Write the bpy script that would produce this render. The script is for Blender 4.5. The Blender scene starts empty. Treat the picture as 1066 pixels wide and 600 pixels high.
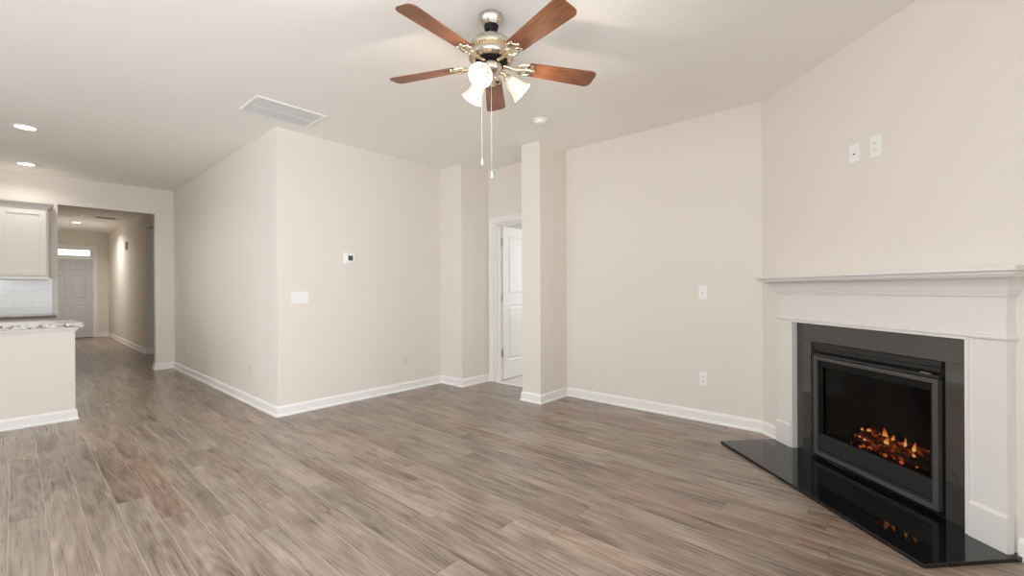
import bpy, bmesh, math, random
from mathutils import Matrix, Vector
PI = math.pi
scene = bpy.context.scene
COL = scene.collection

# ------------------------------------------------------------------ camera, world, light
CAM_H = 1.1955
cam = bpy.data.cameras.new('camera')
cam.sensor_fit = 'HORIZONTAL'; cam.sensor_width = 36.0
cam.lens = 36.0 * 456.08 / 1066.0
cam.shift_x = 0.0
cam.shift_y = 1.575 / 1066.0
cam.clip_start = 0.02
cam_o = bpy.data.objects.new('camera', cam); COL.objects.link(cam_o)
_yaw, _pitch, _roll = math.radians(48.635), math.radians(-0.044), math.radians(-0.303)
_f = Vector((math.sin(_yaw)*math.cos(_pitch), math.cos(_yaw)*math.cos(_pitch), math.sin(_pitch)))
_r = Vector((math.cos(_yaw), -math.sin(_yaw), 0)); _u = _r.cross(_f)
_r2 = _r*math.cos(_roll) + _u*math.sin(_roll); _u2 = -_r*math.sin(_roll) + _u*math.cos(_roll)
cam_o.matrix_world = Matrix(((_r2.x, _u2.x, -_f.x, 0), (_r2.y, _u2.y, -_f.y, 0), (_r2.z, _u2.z, -_f.z, CAM_H), (0, 0, 0, 1)))
scene.camera = cam_o

scene.view_settings.view_transform = 'Standard'
scene.view_settings.look = 'None'
scene.view_settings.gamma = 1.0
scene.view_settings.use_curve_mapping = False
scene.view_settings.exposure = 0.02
try:
    scene.cycles.use_denoising = True
    scene.cycles.max_bounces = 12
    scene.cycles.diffuse_bounces = 8
    scene.cycles.transparent_max_bounces = 12
    scene.cycles.sample_clamp_indirect = 6.0
    scene.cycles.caustics_reflective = False
    scene.cycles.caustics_refractive = False
except Exception:
    pass

world = bpy.data.worlds.new('sky'); scene.world = world
world.use_nodes = True
_bg = world.node_tree.nodes['Background']
_bg.inputs[0].default_value = (0.90, 0.95, 1.0, 1); _bg.inputs[1].default_value = 2.2

def area(name, loc, rot, sx, sy, watts, color=(1, 1, 1)):
    l = bpy.data.lights.new(name, 'AREA'); l.shape = 'RECTANGLE'; l.size = sx; l.size_y = sy
    l.energy = watts; l.color = color
    o = bpy.data.objects.new(name, l); COL.objects.link(o); o.location = loc; o.rotation_euler = rot
    return o
# daylight entering through the glazing behind and to the left of the camera
DAY = (0.86, 0.94, 1.0)
area('daylight_patio', (-1.55, -0.80, 1.15), (PI/2, 0, 0), 2.0, 2.1, 56, DAY)
area('daylight_back', (0.95, -0.80, 1.45), (PI/2, 0, 0), 2.2, 1.5, 52, DAY)
area('daylight_left', (-3.42, 2.2, 1.35), (0, -PI/2, 0), 1.9, 3.8, 95, DAY)
area('kitchen_window_fill', (-3.42, 6.3, 1.65), (0, -PI/2, 0), 1.1, 2.2, 7, DAY)  # fill added for the kitchen, shining through an added window
area('daylight_bedroom', (6.86, 3.2, 1.5), (0, PI/2, 0), 1.5, 1.6, 30, DAY)

def lamp(name, loc, watts, radius, color):
    l = bpy.data.lights.new(name, 'POINT'); l.energy = watts; l.shadow_soft_size = radius; l.color = color
    o = bpy.data.objects.new(name, l); COL.objects.link(o); o.location = loc
# added fill lights without fixtures, beside the camera and by the kitchen, unseen
lamp('dining_fill_light', (-0.45, 0.35, 1.55), 88, 0.22, (0.95, 0.97, 1.0))
lamp('kitchen_fill_light', (-1.6, 4.8, 1.7), 14, 0.2, (1.0, 0.97, 0.92))

# ------------------------------------------------------------------ plan (metres)
H = 2.74
xA, yA, yB, xC, yD = 1.639, 8.443, 4.396, 3.617, 4.004
xP, yR, yP, xQ, yG = 3.61, 3.034, 2.787, 4.084, 0.838
TH = math.radians(46.645)
xH, yF, yJ = 1.654, 15.746, 10.69
yK0 = -0.58           # wall behind the camera
xL = -3.2             # far left wall (dining side)
HEAD = 2.364
S = Vector((-math.cos(TH), -math.sin(TH), 0)); N = Vector((-math.sin(TH), math.cos(TH), 0))
G = Vector((xQ, yG, 0))
def SN(s, n, z=0.0): return G + S*s + N*n + Vector((0, 0, z))

# ------------------------------------------------------------------ materials
def srgb(r, g, b):
    def f(c):
        c /= 255.0
        return c/12.92 if c <= 0.04045 else ((c+0.055)/1.055)**2.4
    return (f(r), f(g), f(b), 1.0)
class NT:
    def __init__(self, name):
        self.m = bpy.data.materials.new(name); self.m.use_nodes = True
        self.t = self.m.node_tree; self.b = self.t.nodes['Principled BSDF']
        self.out = self.t.nodes['Material Output']
    def n(self, typ, **kw):
        o = self.t.nodes.new(typ)
        for k, v in kw.items(): setattr(o, k, v)
        return o
    def l(self, a, b): self.t.links.new(a, b)
    def val(self, sock, v):
        if hasattr(v, 'is_linked') or isinstance(v, bpy.types.NodeSocket): self.l(v, sock)
        else: sock.default_value = v
    def math(self, op, a, b=None, c=None):
        o = self.n('ShaderNodeMath', operation=op)
        self.val(o.inputs[0], a)
        if b is not None: self.val(o.inputs[1], b)
        if c is not None: self.val(o.inputs[2], c)
        return o.outputs[0]
    def comb(self, x, y, z=0.0):
        o = self.n('ShaderNodeCombineXYZ')
        self.val(o.inputs[0], x); self.val(o.inputs[1], y); self.val(o.inputs[2], z)
        return o.outputs[0]
    def coord(self, which='Object'): return self.n('ShaderNodeTexCoord').outputs[which]
    def noise(self, vec, scale, detail=3, rough=0.5, dist=0.0):
        o = self.n('ShaderNodeTexNoise')
        if vec is not None: self.l(vec, o.inputs['Vector'])
        o.inputs['Scale'].default_value = scale; o.inputs['Detail'].default_value = detail
        o.inputs['Roughness'].default_value = rough; o.inputs['Distortion'].default_value = dist
        return o.outputs[0]
    def ramp(self, fac, stops, interp='LINEAR'):
        o = self.n('ShaderNodeValToRGB'); e = o.color_ramp.elements; o.color_ramp.interpolation = interp
        while len(e) < len(stops): e.new(0.5)
        for k, (p, c) in enumerate(stops):
            e[k].position = p; e[k].color = c if len(c) == 4 else (*c, 1)
        self.l(fac, o.inputs[0]); return o.outputs[0]
    def mix(self, fac, a, b, blend='MIX'):
        o = self.n('ShaderNodeMix', data_type='RGBA', blend_type=blend)
        self.val(o.inputs[0], fac); self.val(o.inputs[6], a); self.val(o.inputs[7], b)
        return o.outputs[2]
    def bump(self, h, strength=0.2, dist=0.01):
        o = self.n('ShaderNodeBump'); o.inputs['Strength'].default_value = strength
        o.inputs['Distance'].default_value = dist
        self.l(h, o.inputs['Height']); self.l(o.outputs[0], self.b.inputs['Normal'])
    def set(self, **kw):
        for k, v in kw.items(): self.val(self.b.inputs[k.replace('_', ' ')], v)
        return self

def paint(name, col, rough=0.6, bump=0.05, scale=220):
    t = NT(name); c = t.coord()
    var = t.noise(c, 1.3, 2)
    hi = tuple(min(1, v*1.015) for v in col[:3]) + (1,); lo = tuple(v*0.985 for v in col[:3]) + (1,)
    t.set(Base_Color=t.mix(var, lo, hi), Roughness=rough)
    if bump: t.bump(t.noise(c, scale, 2), bump, 0.002)
    return t.m
def metal(name, col, rough=0.3, met=1.0):
    t = NT(name); c = t.coord()
    t.set(Base_Color=col, Metallic=met, Roughness=t.math('MULTIPLY_ADD', t.noise(c, 60, 2), 0.12, rough-0.06))
    return t.m
def plain(name, col, rough=0.5, spec=0.5, met=0.0):
    t = NT(name); c = t.coord()
    t.set(Base_Color=t.mix(t.noise(c, 8, 2), tuple(v*0.97 for v in col[:3])+(1,), col), Roughness=rough, Metallic=met)
    t.b.inputs['Specular IOR Level'].default_value = spec
    return t.m
def emit(name, col, strength, base=(1, 1, 1, 1)):
    t = NT(name); t.set(Base_Color=base, Emission_Color=col, Emission_Strength=strength); return t.m

M = {}
M['wall'] = paint('wall_paint', srgb(227, 221, 213), 0.65)
M['ceil'] = paint('ceiling_paint', srgb(248, 246, 242), 0.8, 0.08, 160)
M['white'] = paint('white_trim_paint', srgb(238, 237, 235), 0.35, 0)
M['mantel'] = paint('mantel_white_paint', srgb(226, 225, 222), 0.35, 0)
M['door'] = paint('door_white_paint', srgb(236, 235, 233), 0.4, 0)
M['entry'] = paint('entry_door_grey_paint', srgb(204, 209, 213), 0.45, 0)
M['cabinet'] = paint('cabinet_paint', srgb(217, 211, 203), 0.4, 0)
M['plastic'] = plain('white_plastic', srgb(240, 240, 238), 0.35)
M['beige_plastic'] = plain('beige_painted_plastic', srgb(226, 218, 208), 0.5)
M['slot'] = plain('dark_slot', srgb(60, 58, 56), 0.6)
M['screen'] = plain('grey_display', srgb(84, 84, 80), 0.25)
M['nickel'] = metal('brushed_nickel', (0.62, 0.57, 0.49, 1), 0.28)
M['bronze'] = metal('warm_nickel', (0.74, 0.62, 0.44, 1), 0.25)
M['hinge'] = metal('hinge_metal', (0.42, 0.41, 0.40, 1), 0.35)
M['dark_hinge'] = metal('dark_hinge_metal', (0.12, 0.12, 0.12, 1), 0.4)
M['black'] = plain('matt_black_metal', srgb(10, 10, 10), 0.5, 0.25)
M['frame'] = plain('charcoal_metal', srgb(78, 77, 76), 0.4, 0.35)
M['panel'] = plain('dark_grey_metal', srgb(42, 42, 42), 0.42, 0.35)
M['vent_in'] = plain('vent_grey', srgb(214, 216, 216), 0.5)
M['vent_liner'] = plain('vent_pale_liner', srgb(205, 206, 205), 0.8)
M['vent_dark'] = plain('vent_darker_liner', srgb(150, 144, 134), 0.8)  # darker grey of the hall vent louvers and chime grille
M['carpet'] = paint('pale_carpet', srgb(214, 210, 203), 0.95, 0.4, 300)
M['rubber'] = plain('dark_threshold', srgb(95, 82, 70), 0.5)
M['brick'] = paint('firebox_liner', srgb(4, 4, 4), 0.9, 0.4, 40)

def floor_mat():
    t = NT('wood_plank_floor'); c = t.coord()
    sp = t.n('ShaderNodeSeparateXYZ'); t.l(c, sp.inputs[0]); x, y = sp.outputs[0], sp.outputs[1]
    W, L = 0.1325, 1.22
    u = t.math('DIVIDE', t.math('ADD', x, -0.2385 + 20*W), W)
    row = t.math('FLOOR', u); fx = t.math('FRACT', u)
    wn = t.n('ShaderNodeTexWhiteNoise', noise_dimensions='1D'); t.l(row, wn.inputs['W'])
    v = t.math('ADD', t.math('DIVIDE', y, L), t.math('MULTIPLY', wn.outputs[0], 7.31))
    col = t.math('FLOOR', v); fy = t.math('FRACT', v)
    w2 = t.n('ShaderNodeTexWhiteNoise', noise_dimensions='2D'); t.l(t.comb(row, col), w2.inputs['Vector'])
    idv = w2.outputs[0]
    off = t.math('MULTIPLY', idv, 37.0)
    xo = t.math('ADD', x, off)
    def gv(k): return t.comb(xo, t.math('MULTIPLY', y, k), off)
    g1 = t.noise(gv(0.11), 12, 6, 0.66, 1.3)     # broad figure
    g2 = t.noise(gv(0.016), 120, 3, 0.55, 0.2)    # fine grain
    g3 = t.noise(gv(0.30), 6, 4, 0.62, 0.5)       # smudges
    rings = t.math('FRACT', t.math('MULTIPLY', t.noise(gv(0.085), 5.0, 2, 0.45, 0.4), 15.0))
    ringm = t.math('ABSOLUTE', t.math('SUBTRACT', rings, 0.5))
    f = t.math('MULTIPLY', g1, 0.40)
    f = t.math('ADD', f, t.math('MULTIPLY', g2, 0.24))
    f = t.math('ADD', f, t.math('MULTIPLY', g3, 0.34))
    f = t.math('ADD', f, t.math('MULTIPLY', ringm, 0.16))
    f = t.math('ADD', f, t.math('MULTIPLY', t.math('SUBTRACT', idv, 0.5), 0.07))
    base = t.ramp(f, [(0.385, srgb(84, 71, 61)), (0.48, srgb(122, 107, 95)), (0.56, srgb(143, 128, 115)), (0.67, srgb(168, 153, 140))])
    sep2 = t.n('ShaderNodeSeparateColor'); t.l(w2.outputs[1], sep2.inputs[0])
    tint = t.ramp(sep2.outputs[1], [(0.0, (1.08, 0.95, 0.90)), (0.3, (1.02, 0.99, 0.97)), (0.7, (1, 1, 1)), (1.0, (0.99, 1.0, 0.99))])
    base = t.mix(1.0, base, tint, 'MULTIPLY')
    dx = t.math('MULTIPLY', t.math('MINIMUM', fx, t.math('SUBTRACT', 1.0, fx)), W)
    dy = t.math('MULTIPLY', t.math('MINIMUM', fy, t.math('SUBTRACT', 1.0, fy)), L)
    def lessm(d, a, b):
        o = t.n('ShaderNodeMapRange', interpolation_type='SMOOTHSTEP'); t.l(d, o.inputs[0])
        o.inputs[1].default_value = a; o.inputs[2].default_value = b; o.inputs[3].default_value = 1.0; o.inputs[4].default_value = 0.0
        return o.outputs[0]
    sx, sy = lessm(dx, 0.0010, 0.0026), lessm(dy, 0.0010, 0.0026)
    seam = t.math('MAXIMUM', sx, sy)
    base = t.mix(t.math('MULTIPLY', sx, 0.55), base, srgb(196, 183, 170))  # bevel highlight on the long seams, painted in as a pale line
    core = lessm(dx, 0.0003, 0.0011)
    base = t.mix(t.math('MULTIPLY', core, 0.35), base, srgb(104, 90, 79))
    base = t.mix(t.math('MULTIPLY', sy, 0.65), base, srgb(88, 75, 65))
    t.set(Base_Color=base, Roughness=t.math('MULTIPLY_ADD', g2, 0.14, 0.22))
    t.b.inputs['Specular IOR Level'].default_value = 0.75
    h = t.math('SUBTRACT', t.math('MULTIPLY', g2, 0.15), t.math('MULTIPLY', seam, 1.0))
    t.bump(h, 0.4, 0.0015)
    return t.m
M['floor'] = floor_mat()

def granite_light():
    t = NT('speckled_granite'); c = t.coord()
    vo = t.n('ShaderNodeTexVoronoi'); vo.inputs['Scale'].default_value = 60; t.l(c, vo.inputs['Vector'])
    sc = t.n('ShaderNodeSeparateColor'); t.l(vo.outputs['Color'], sc.inputs[0])
    a = t.ramp(sc.outputs[0], [(0.0, srgb(96, 88, 82)), (0.16, srgb(150, 140, 130)), (0.22, srgb(205, 198, 190)), (0.6, srgb(228, 224, 219)), (1.0, srgb(240, 238, 235))])
    b = t.noise(c, 26, 4, 0.7)
    t.set(Base_Color=t.mix(t.ramp(b, [(0.42, (0, 0, 0)), (0.62, (1, 1, 1))]), t.mix(0.35, a, srgb(150, 140, 132)), a), Roughness=0.12)
    return t.m
M['granite'] = granite_light()
def granite_black(name, base, speck, rough, amount):
    t = NT(name); c = t.coord()
    n = t.noise(c, 420, 2, 0.6)
    k = t.ramp(n, [(0.5, (0, 0, 0)), (0.72, (1, 1, 1))])
    t.set(Base_Color=t.mix(t.math('MULTIPLY', k, amount), base, speck), Roughness=rough)
    t.b.inputs['IOR'].default_value = 1.6
    return t.m
M['granite_dark'] = granite_black('dark_speckled_granite', srgb(92, 84, 78), srgb(170, 160, 150), 0.15, 0.6)
M['hearth'] = granite_black('polished_black_granite', (0.006, 0.006, 0.007, 1), (0.03, 0.03, 0.03, 1), 0.035, 0.15)
M['tile'] = granite_black('honed_dark_granite', (0.024, 0.023, 0.022, 1), (0.12, 0.12, 0.115, 1), 0.06, 0.6)
M['tile'].node_tree.nodes['Principled BSDF'].inputs['IOR'].default_value = 1.9

def subway():
    t = NT('white_subway_tile'); c = t.coord()
    sp = t.n('ShaderNodeSeparateXYZ'); t.l(c, sp.inputs[0])
    br = t.n('ShaderNodeTexBrick'); t.l(t.comb(sp.outputs[0], sp.outputs[2]), br.inputs['Vector'])
    br.inputs['Scale'].default_value = 1.0; br.inputs['Brick Width'].default_value = 0.152; br.inputs['Row Height'].default_value = 0.076
    br.inputs['Mortar Size'].default_value = 0.003; br.inputs['Color1'].default_value = srgb(240, 240, 239)
    br.inputs['Color2'].default_value = srgb(237, 237, 236); br.inputs['Mortar'].default_value = srgb(229, 228, 226)
    t.set(Base_Color=br.outputs[0], Roughness=0.15)
    t.bump(t.math('SUBTRACT', 1.0, br.outputs[1]), 0.3, 0.002)
    return t.m
M['subway'] = subway()
def blade_mat():
    t = NT('fan_blade_wood'); c = t.coord()
    sp = t.n('ShaderNodeSeparateXYZ'); t.l(c, sp.inputs[0])
    g = t.noise(t.comb(t.math('MULTIPLY', sp.outputs[0], 0.06), sp.outputs[1], 0.0), 130, 4, 0.6, 0.5)
    t.set(Base_Color=t.ramp(g, [(0.3, srgb(96, 58, 38)), (0.55, srgb(134, 84, 56)), (0.75, srgb(156, 104, 72))]), Roughness=0.38)
    return t.m
M['blade'] = blade_mat()
def glass_mat(name, tint=(1, 1, 1, 1), refl=0.9):
    t = NT(name)
    tr = t.n('ShaderNodeBsdfTransparent'); tr.inputs[0].default_value = tint
    gl = t.n('ShaderNodeBsdfGlossy'); gl.inputs['Roughness'].default_value = 0.02
    fr = t.n('ShaderNodeFresnel'); fr.inputs[0].default_value = 1.45
    mx = t.n('ShaderNodeMixShader'); t.l(t.math('MULTIPLY', fr.outputs[0], refl), mx.inputs[0])
    t.l(tr.outputs[0], mx.inputs[1]); t.l(gl.outputs[0], mx.inputs[2]); t.l(mx.outputs[0], t.out.inputs[0])
    return t.m
M['pane'] = glass_mat('window_glass')
M['fireglass'] = glass_mat('smoked_glass', (0.6, 0.6, 0.6, 1), 0.08)
def shade_mat():
    t = NT('frosted_glass_shade')
    d = t.n('ShaderNodeBsdfDiffuse'); d.inputs[0].default_value = (0.9, 0.88, 0.84, 1)
    tr = t.n('ShaderNodeBsdfTranslucent'); tr.inputs[0].default_value = (0.74, 0.69, 0.61, 1)
    e = t.n('ShaderNodeEmission'); e.inputs[0].default_value = (1.0, 0.93, 0.80, 1); e.inputs[1].default_value = 0.10
    m1 = t.n('ShaderNodeMixShader'); m1.inputs[0].default_value = 0.55; t.l(d.outputs[0], m1.inputs[1]); t.l(tr.outputs[0], m1.inputs[2])
    a = t.n('ShaderNodeAddShader'); t.l(m1.outputs[0], a.inputs[0]); t.l(e.outputs[0], a.inputs[1]); t.l(a.outputs[0], t.out.inputs[0])
    return t.m
M['shade'] = shade_mat()
M['bulb'] = emit('lit_bulb', (1.0, 0.88, 0.68, 1), 2.4)
M['led'] = emit('lit_downlight', (1.0, 0.97, 0.92, 1), 9.0)
def ember():
    t = NT('charred_log'); c = t.coord()
    n = t.noise(c, 34, 4, 0.65)
    k = t.ramp(n, [(0.48, (0, 0, 0)), (0.64, (1, 1, 1))])
    colr = t.ramp(n, [(0.52, (0.35, 0.02, 0.0)), (0.66, (1.0, 0.16, 0.02)), (0.8, (1.0, 0.45, 0.1))])
    t.set(Base_Color=t.ramp(n, [(0.3, srgb(30, 20, 16)), (0.7, srgb(66, 40, 28))]), Roughness=0.9, Emission_Color=colr,
          Emission_Strength=t.math('MULTIPLY', k, 1.0))
    return t.m
M['log'] = ember()
def flame():
    t = NT('flame'); c = t.coord('Generated')
    sp = t.n('ShaderNodeSeparateXYZ'); t.l(c, sp.inputs[0])
    colr = t.ramp(sp.outputs[2], [(0.0, (1.0, 0.50, 0.10)), (0.25, (1.0, 0.62, 0.16)), (0.6, (1.0, 0.20, 0.02)), (1.0, (0.25, 0.02, 0.0))])
    t.set(Base_Color=(0, 0, 0, 1), Emission_Color=colr, Emission_Strength=1.7)
    return t.m
M['flame'] = flame()
M['coal'] = emit('glowing_coal', (1.0, 0.22, 0.04, 1), 0.9, (0.05, 0.02, 0.01, 1))

# ------------------------------------------------------------------ mesh helpers
def box(bm, x0, x1, y0, y1, z0, z1, mat=None):
    vs = [bm.verts.new((x, y, z)) for x in (x0, x1) for y in (y0, y1) for z in (z0, z1)]
    if mat is not None:
        for v in vs: v.co = mat @ v.co
    for f in ((0, 1, 3, 2), (4, 6, 7, 5), (0, 4, 5, 1), (2, 3, 7, 6), (0, 2, 6, 4), (1, 5, 7, 3)):
        bm.faces.new([vs[i] for i in f])
def prism(bm, pts, z0, z1):
    a = [bm.verts.new((p[0], p[1], z0)) for p in pts]; b = [bm.verts.new((p[0], p[1], z1)) for p in pts]
    n = len(pts)
    bm.faces.new(a[::-1]); bm.faces.new(b)
    for i in range(n): bm.faces.new((a[i], a[(i+1) % n], b[(i+1) % n], b[i]))
def lathe(bm, prof, seg=32, mat=None, cap=True):
    rings = []
    for r, z in prof:
        if r < 1e-6: rings.append([bm.verts.new((0, 0, z))])
        else: rings.append([bm.verts.new((r*math.cos(2*PI*k/seg), r*math.sin(2*PI*k/seg), z)) for k in range(seg)])
    if mat is not None:
        for rg in rings:
            for v in rg: v.co = mat @ v.co
    for a, b in zip(rings, rings[1:]):
        for k in range(seg):
            k2 = (k+1) % seg
            if len(a) == 1 and len(b) == 1: continue
            if len(a) == 1: bm.faces.new((a[0], b[k], b[k2]))
            elif len(b) == 1: bm.faces.new((a[k], a[k2], b[0]))
            else: bm.faces.new((a[k], a[k2], b[k2], b[k]))
    if cap:
        for rg in (rings[0], rings[-1]):
            if len(rg) > 2: bm.faces.new(rg)
def tube(bm, pts, r, seg=10, closed=False):
    pts = [Vector(p) for p in pts]; n = len(pts); rings = []
    for i, p in enumerate(pts):
        if closed: d = pts[(i+1) % n] - pts[i-1]
        else: d = pts[min(i+1, n-1)] - pts[max(i-1, 0)]
        d.normalize()
        up = Vector((0, 0, 1)) if abs(d.z) < 0.9 else Vector((1, 0, 0))
        a = d.cross(up).normalized(); b = d.cross(a)
        rr = r[i] if isinstance(r, (list, tuple)) else r
        rings.append([bm.verts.new(p + a*rr*math.cos(2*PI*k/seg) + b*rr*math.sin(2*PI*k/seg)) for k in range(seg)])
    m = n if closed else n-1
    for i in range(m):
        A, B = rings[i], rings[(i+1) % n]
        for k in range(seg): bm.faces.new((A[k], A[(k+1) % seg], B[(k+1) % seg], B[k]))
    if not closed: bm.faces.new(rings[0]); bm.faces.new(rings[-1])
def sweep(bm, path, prof, closed_prof=True):
    """profile (offset to the right of travel, z) carried along a plan polyline with mitred corners"""
    P = [Vector((p[0], p[1])) for p in path]; rings = []
    def right(d): return Vector((d.y, -d.x))
    for i, p in enumerate(P):
        if i == 0: m = right((P[1]-P[0]).normalized())
        elif i == len(P)-1: m = right((P[-1]-P[-2]).normalized())
        else:
            a = right((P[i]-P[i-1]).normalized()); b = right((P[i+1]-P[i]).normalized())
            m = (a+b); m = m / max(0.2, m.dot(a))
        rings.append([bm.verts.new((p.x+m.x*o, p.y+m.y*o, z)) for o, z in prof])
    k = len(prof)
    for A, B in zip(rings, rings[1:]):
        for j in range(k): bm.faces.new((A[j], A[(j+1) % k], B[(j+1) % k], B[j]))
    bm.faces.new(rings[0]); bm.faces.new(rings[-1])
def obj(name, bm, mat, parent=None, smooth=False, bevel=0.0, seg=2, loc=None):
    bmesh.ops.recalc_face_normals(bm, faces=bm.faces[:])
    me = bpy.data.meshes.new(name); bm.to_mesh(me); bm.free()
    mats = mat if isinstance(mat, list) else [mat]
    for m in mats: me.materials.append(M[m])
    if smooth:
        for p in me.polygons: p.use_smooth = True
        try: me.set_sharp_from_angle(angle=math.radians(40))
        except Exception: pass
    o = bpy.data.objects.new(name, me); COL.objects.link(o)
    if parent is not None: o.parent = parent
    if loc is not None: o.location = loc
    if bevel:
        b = o.modifiers.new('bevel', 'BEVEL'); b.width = bevel; b.segments = seg; b.limit_method = 'ANGLE'; b.angle_limit = math.radians(35)
    return o
def B(): return bmesh.new()
def boxes(*bs):
    bm = B()
    for b in bs: box(bm, *b)
    return bm
def tag(o, label=None, cat=None, group=None, kind=None):
    if label: o['label'] = label
    if cat: o['category'] = cat
    if group: o['group'] = group
    if kind: o['kind'] = kind
    return o
def thing(name, label, cat, loc=(0, 0, 0), rotz=0.0, group=None):
    o = bpy.data.objects.new(name, None); COL.objects.link(o)
    o.empty_display_size = 0.1
    o.location = loc; o.rotation_euler = (0, 0, rotz)
    return tag(o, label, cat, group)
def struct(name, bm, mat, parent=None, **k):
    o = obj(name, bm, mat, parent, **k)
    if parent is None: o['kind'] = 'structure'
    return o

# ------------------------------------------------------------------ the setting
FX0, FX1 = xL, 4.204
struct('floor', boxes((xL-0.12, 4.085, yK0-0.12, yF+0.12, -0.05, 0.0)), 'floor')
struct('floor_bedroom', boxes((4.085, 7.0, 1.8, 5.4, -0.05, -0.002)), 'carpet')
struct('ceiling', boxes((xL-0.12, 7.0, yK0-0.12, yF+0.12, H, H+0.06)), 'ceil')

DH = 2.04                       # interior door head
dy0, dy1 = 3.135, 3.897         # interior door opening along y
struct('wall_right', boxes((xQ, xQ+0.12, yG-0.10, dy0, 0, H), (xQ, xQ+0.12, dy0, dy1, DH, H), (xQ, xQ+0.12, dy1, yD+0.12, 0, H)), 'wall')
struct('wall_pillar', boxes((xP, xQ, yP, yR, 0, H)), 'wall')
bm = B()
prism(bm, [(xA, yB), (xC, yB), (xC, yD), (xQ, yD), (xQ, yD+0.12), (xC+0.12, yD+0.12), (xC+0.12, yB+0.12), (xA+0.12, yB+0.12), (xA+0.12, yA), (xA, yA)], 0, H)
struct('wall_center', bm, 'wall')
kx0, kx1 = 0.387, 1.41          # hall opening in the kitchen wall
struct('wall_kitchen', boxes((xL, kx0, yA, yA+0.12, 0, H), (kx1, xA+0.12, yA, yA+0.12, 0, H), (kx0, kx1, yA, yA+0.12, HEAD, H)), 'wall')
struct('wall_hall', boxes((xH, xH+0.106, yJ, yF, 0, H), (xH, xH+0.106, yA+0.12, yJ, 2.384, H)), 'wall')
struct('wall_hall_left', boxes((0.17, 0.29, yA+0.12, yF, 0, H)), 'wall')
struct('wall_side_passage', boxes((3.2, 3.3, yA+0.12, 12.2, 0, H), (xH+0.106, 3.2, 12.1, 12.2, 0, H), (xA+0.12, 3.2, yA-0.1, yA, 0, H)), 'wall')
# front wall with the entry door and transom
fx0, fx1 = 0.437, 1.347
struct('wall_front', boxes((0.17, fx0-0.03, yF, yF+0.14, 0, H), (fx1+0.03, 3.3, yF, yF+0.14, 0, H), (fx0-0.03, fx1+0.03, yF, yF+0.14, 2.33, H)), 'wall')
# diagonal wall with the firebox opening
LD = 1.95
bm = B()
def sn_box(bm, s0, s1, n0, n1, z0, z1):
    c = [SN(s0, n0), SN(s1, n0), SN(s1, n1), SN(s0, n1)]
    prism(bm, [(p.x, p.y) for p in c], z0, z1)
FS0, FS1, FZ = 0.528, 1.410, 0.815
sn_box(bm, 0, FS0, -0.12, 0, 0, H); sn_box(bm, FS1, LD, -0.12, 0, 0, H); sn_box(bm, FS0, FS1, -0.12, 0, FZ, H)
struct('wall_diagonal', bm, 'wall')
eD = SN(LD, 0)
# wall behind the camera with patio door opening and window opening
W1 = (-2.55, -0.55, 0.03, 2.15); W2 = (-0.15, 2.05, 0.70, 2.20)
struct('wall_back', boxes((xL-0.12, W1[0], yK0-0.12, yK0, 0, H), (W1[0], W1[1], yK0-0.12, yK0, W1[3], H), (W1[0], W1[1], yK0-0.12, yK0, 0, W1[2]),
                          (W1[1], W2[0], yK0-0.12, yK0, 0, H), (W2[0], W2[1], yK0-0.12, yK0, 0, W2[2]), (W2[0], W2[1], yK0-0.12, yK0, W2[3], H),
                          (W2[1], eD.x+0.05, yK0-0.12, yK0, 0, H)), 'wall')
W6 = (5.2, 7.4, 1.10, 2.20)
W3 = (0.3, 4.1, 0.40, 2.30)
struct('wall_left', boxes((xL-0.12, xL, yK0, W3[0], 0, H), (xL-0.12, xL, W3[1], W6[0], 0, H), (xL-0.12, xL, W6[1], yA+0.12, 0, H), (xL-0.12, xL, W6[0], W6[1], 0, W6[2]), (xL-0.12, xL, W6[0], W6[1], W6[3], H), (xL-0.12, xL, W3[0], W3[1], 0, W3[2]), (xL-0.12, xL, W3[0], W3[1], W3[3], H)), 'wall')
# the bedroom seen through the interior door
struct('wall_bedroom', boxes((4.204, 7.0, 5.3, 5.4, 0, H), (4.204, 7.0, 1.8, 1.9, 0, H), (6.9, 7.0, 1.9, 2.3, 0, H), (4.084, 4.204, yD+0.12, 5.4, 0, H), (6.9, 7.0, 4.1, 5.3, 0, H),
                             (6.9, 7.0, 2.3, 4.1, 0, 0.7), (6.9, 7.0, 2.3, 4.1, 2.3, H)), 'wall')

def window(name, horiz, a0, a1, z0, z1, pos, out):
    """horiz: opening runs along x at y=pos, else along y at x=pos; out = direction to outdoors"""
    def bb(p0, p1, d0, d1, q0, q1):
        lo, hi = sorted((pos+out*d0, pos+out*d1))
        return (p0, p1, lo, hi, q0, q1) if horiz else (lo, hi, p0, p1, q0, q1)
    w = 0.06; mid = (a0+a1)/2
    o = struct(name, boxes(bb(a0, a1, 0.03, 0.10, z0, z0+w), bb(a0, a1, 0.03, 0.10, z1-w, z1), bb(a0, a0+w, 0.03, 0.10, z0+w, z1-w),
                           bb(a1-w, a1, 0.03, 0.10, z0+w, z1-w), bb(mid-0.04, mid+0.04, 0.03, 0.10, z0+w, z1-w)), 'white')
    for p, q in ((a0+w, mid-0.04), (mid+0.04, a1-w)):
        obj('pane', boxes(bb(p, q, 0.062, 0.068, z0+w, z1-w)), 'pane', o)
    return o
window('window_1', True, W1[0], W1[1], W1[2], W1[3], yK0, -1)
window('window_2', True, W2[0], W2[1], W2[2], W2[3], yK0, -1)
window('window_3', False, W3[0], W3[1], W3[2], W3[3], xL, -1)
window('window_added', False, W6[0], W6[1], W6[2], W6[3], xL, -1)  # unseen window added to let the kitchen fill in
window('window_4', False, 2.3, 4.1, 0.7, 2.3, 6.9, 1)

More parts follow.
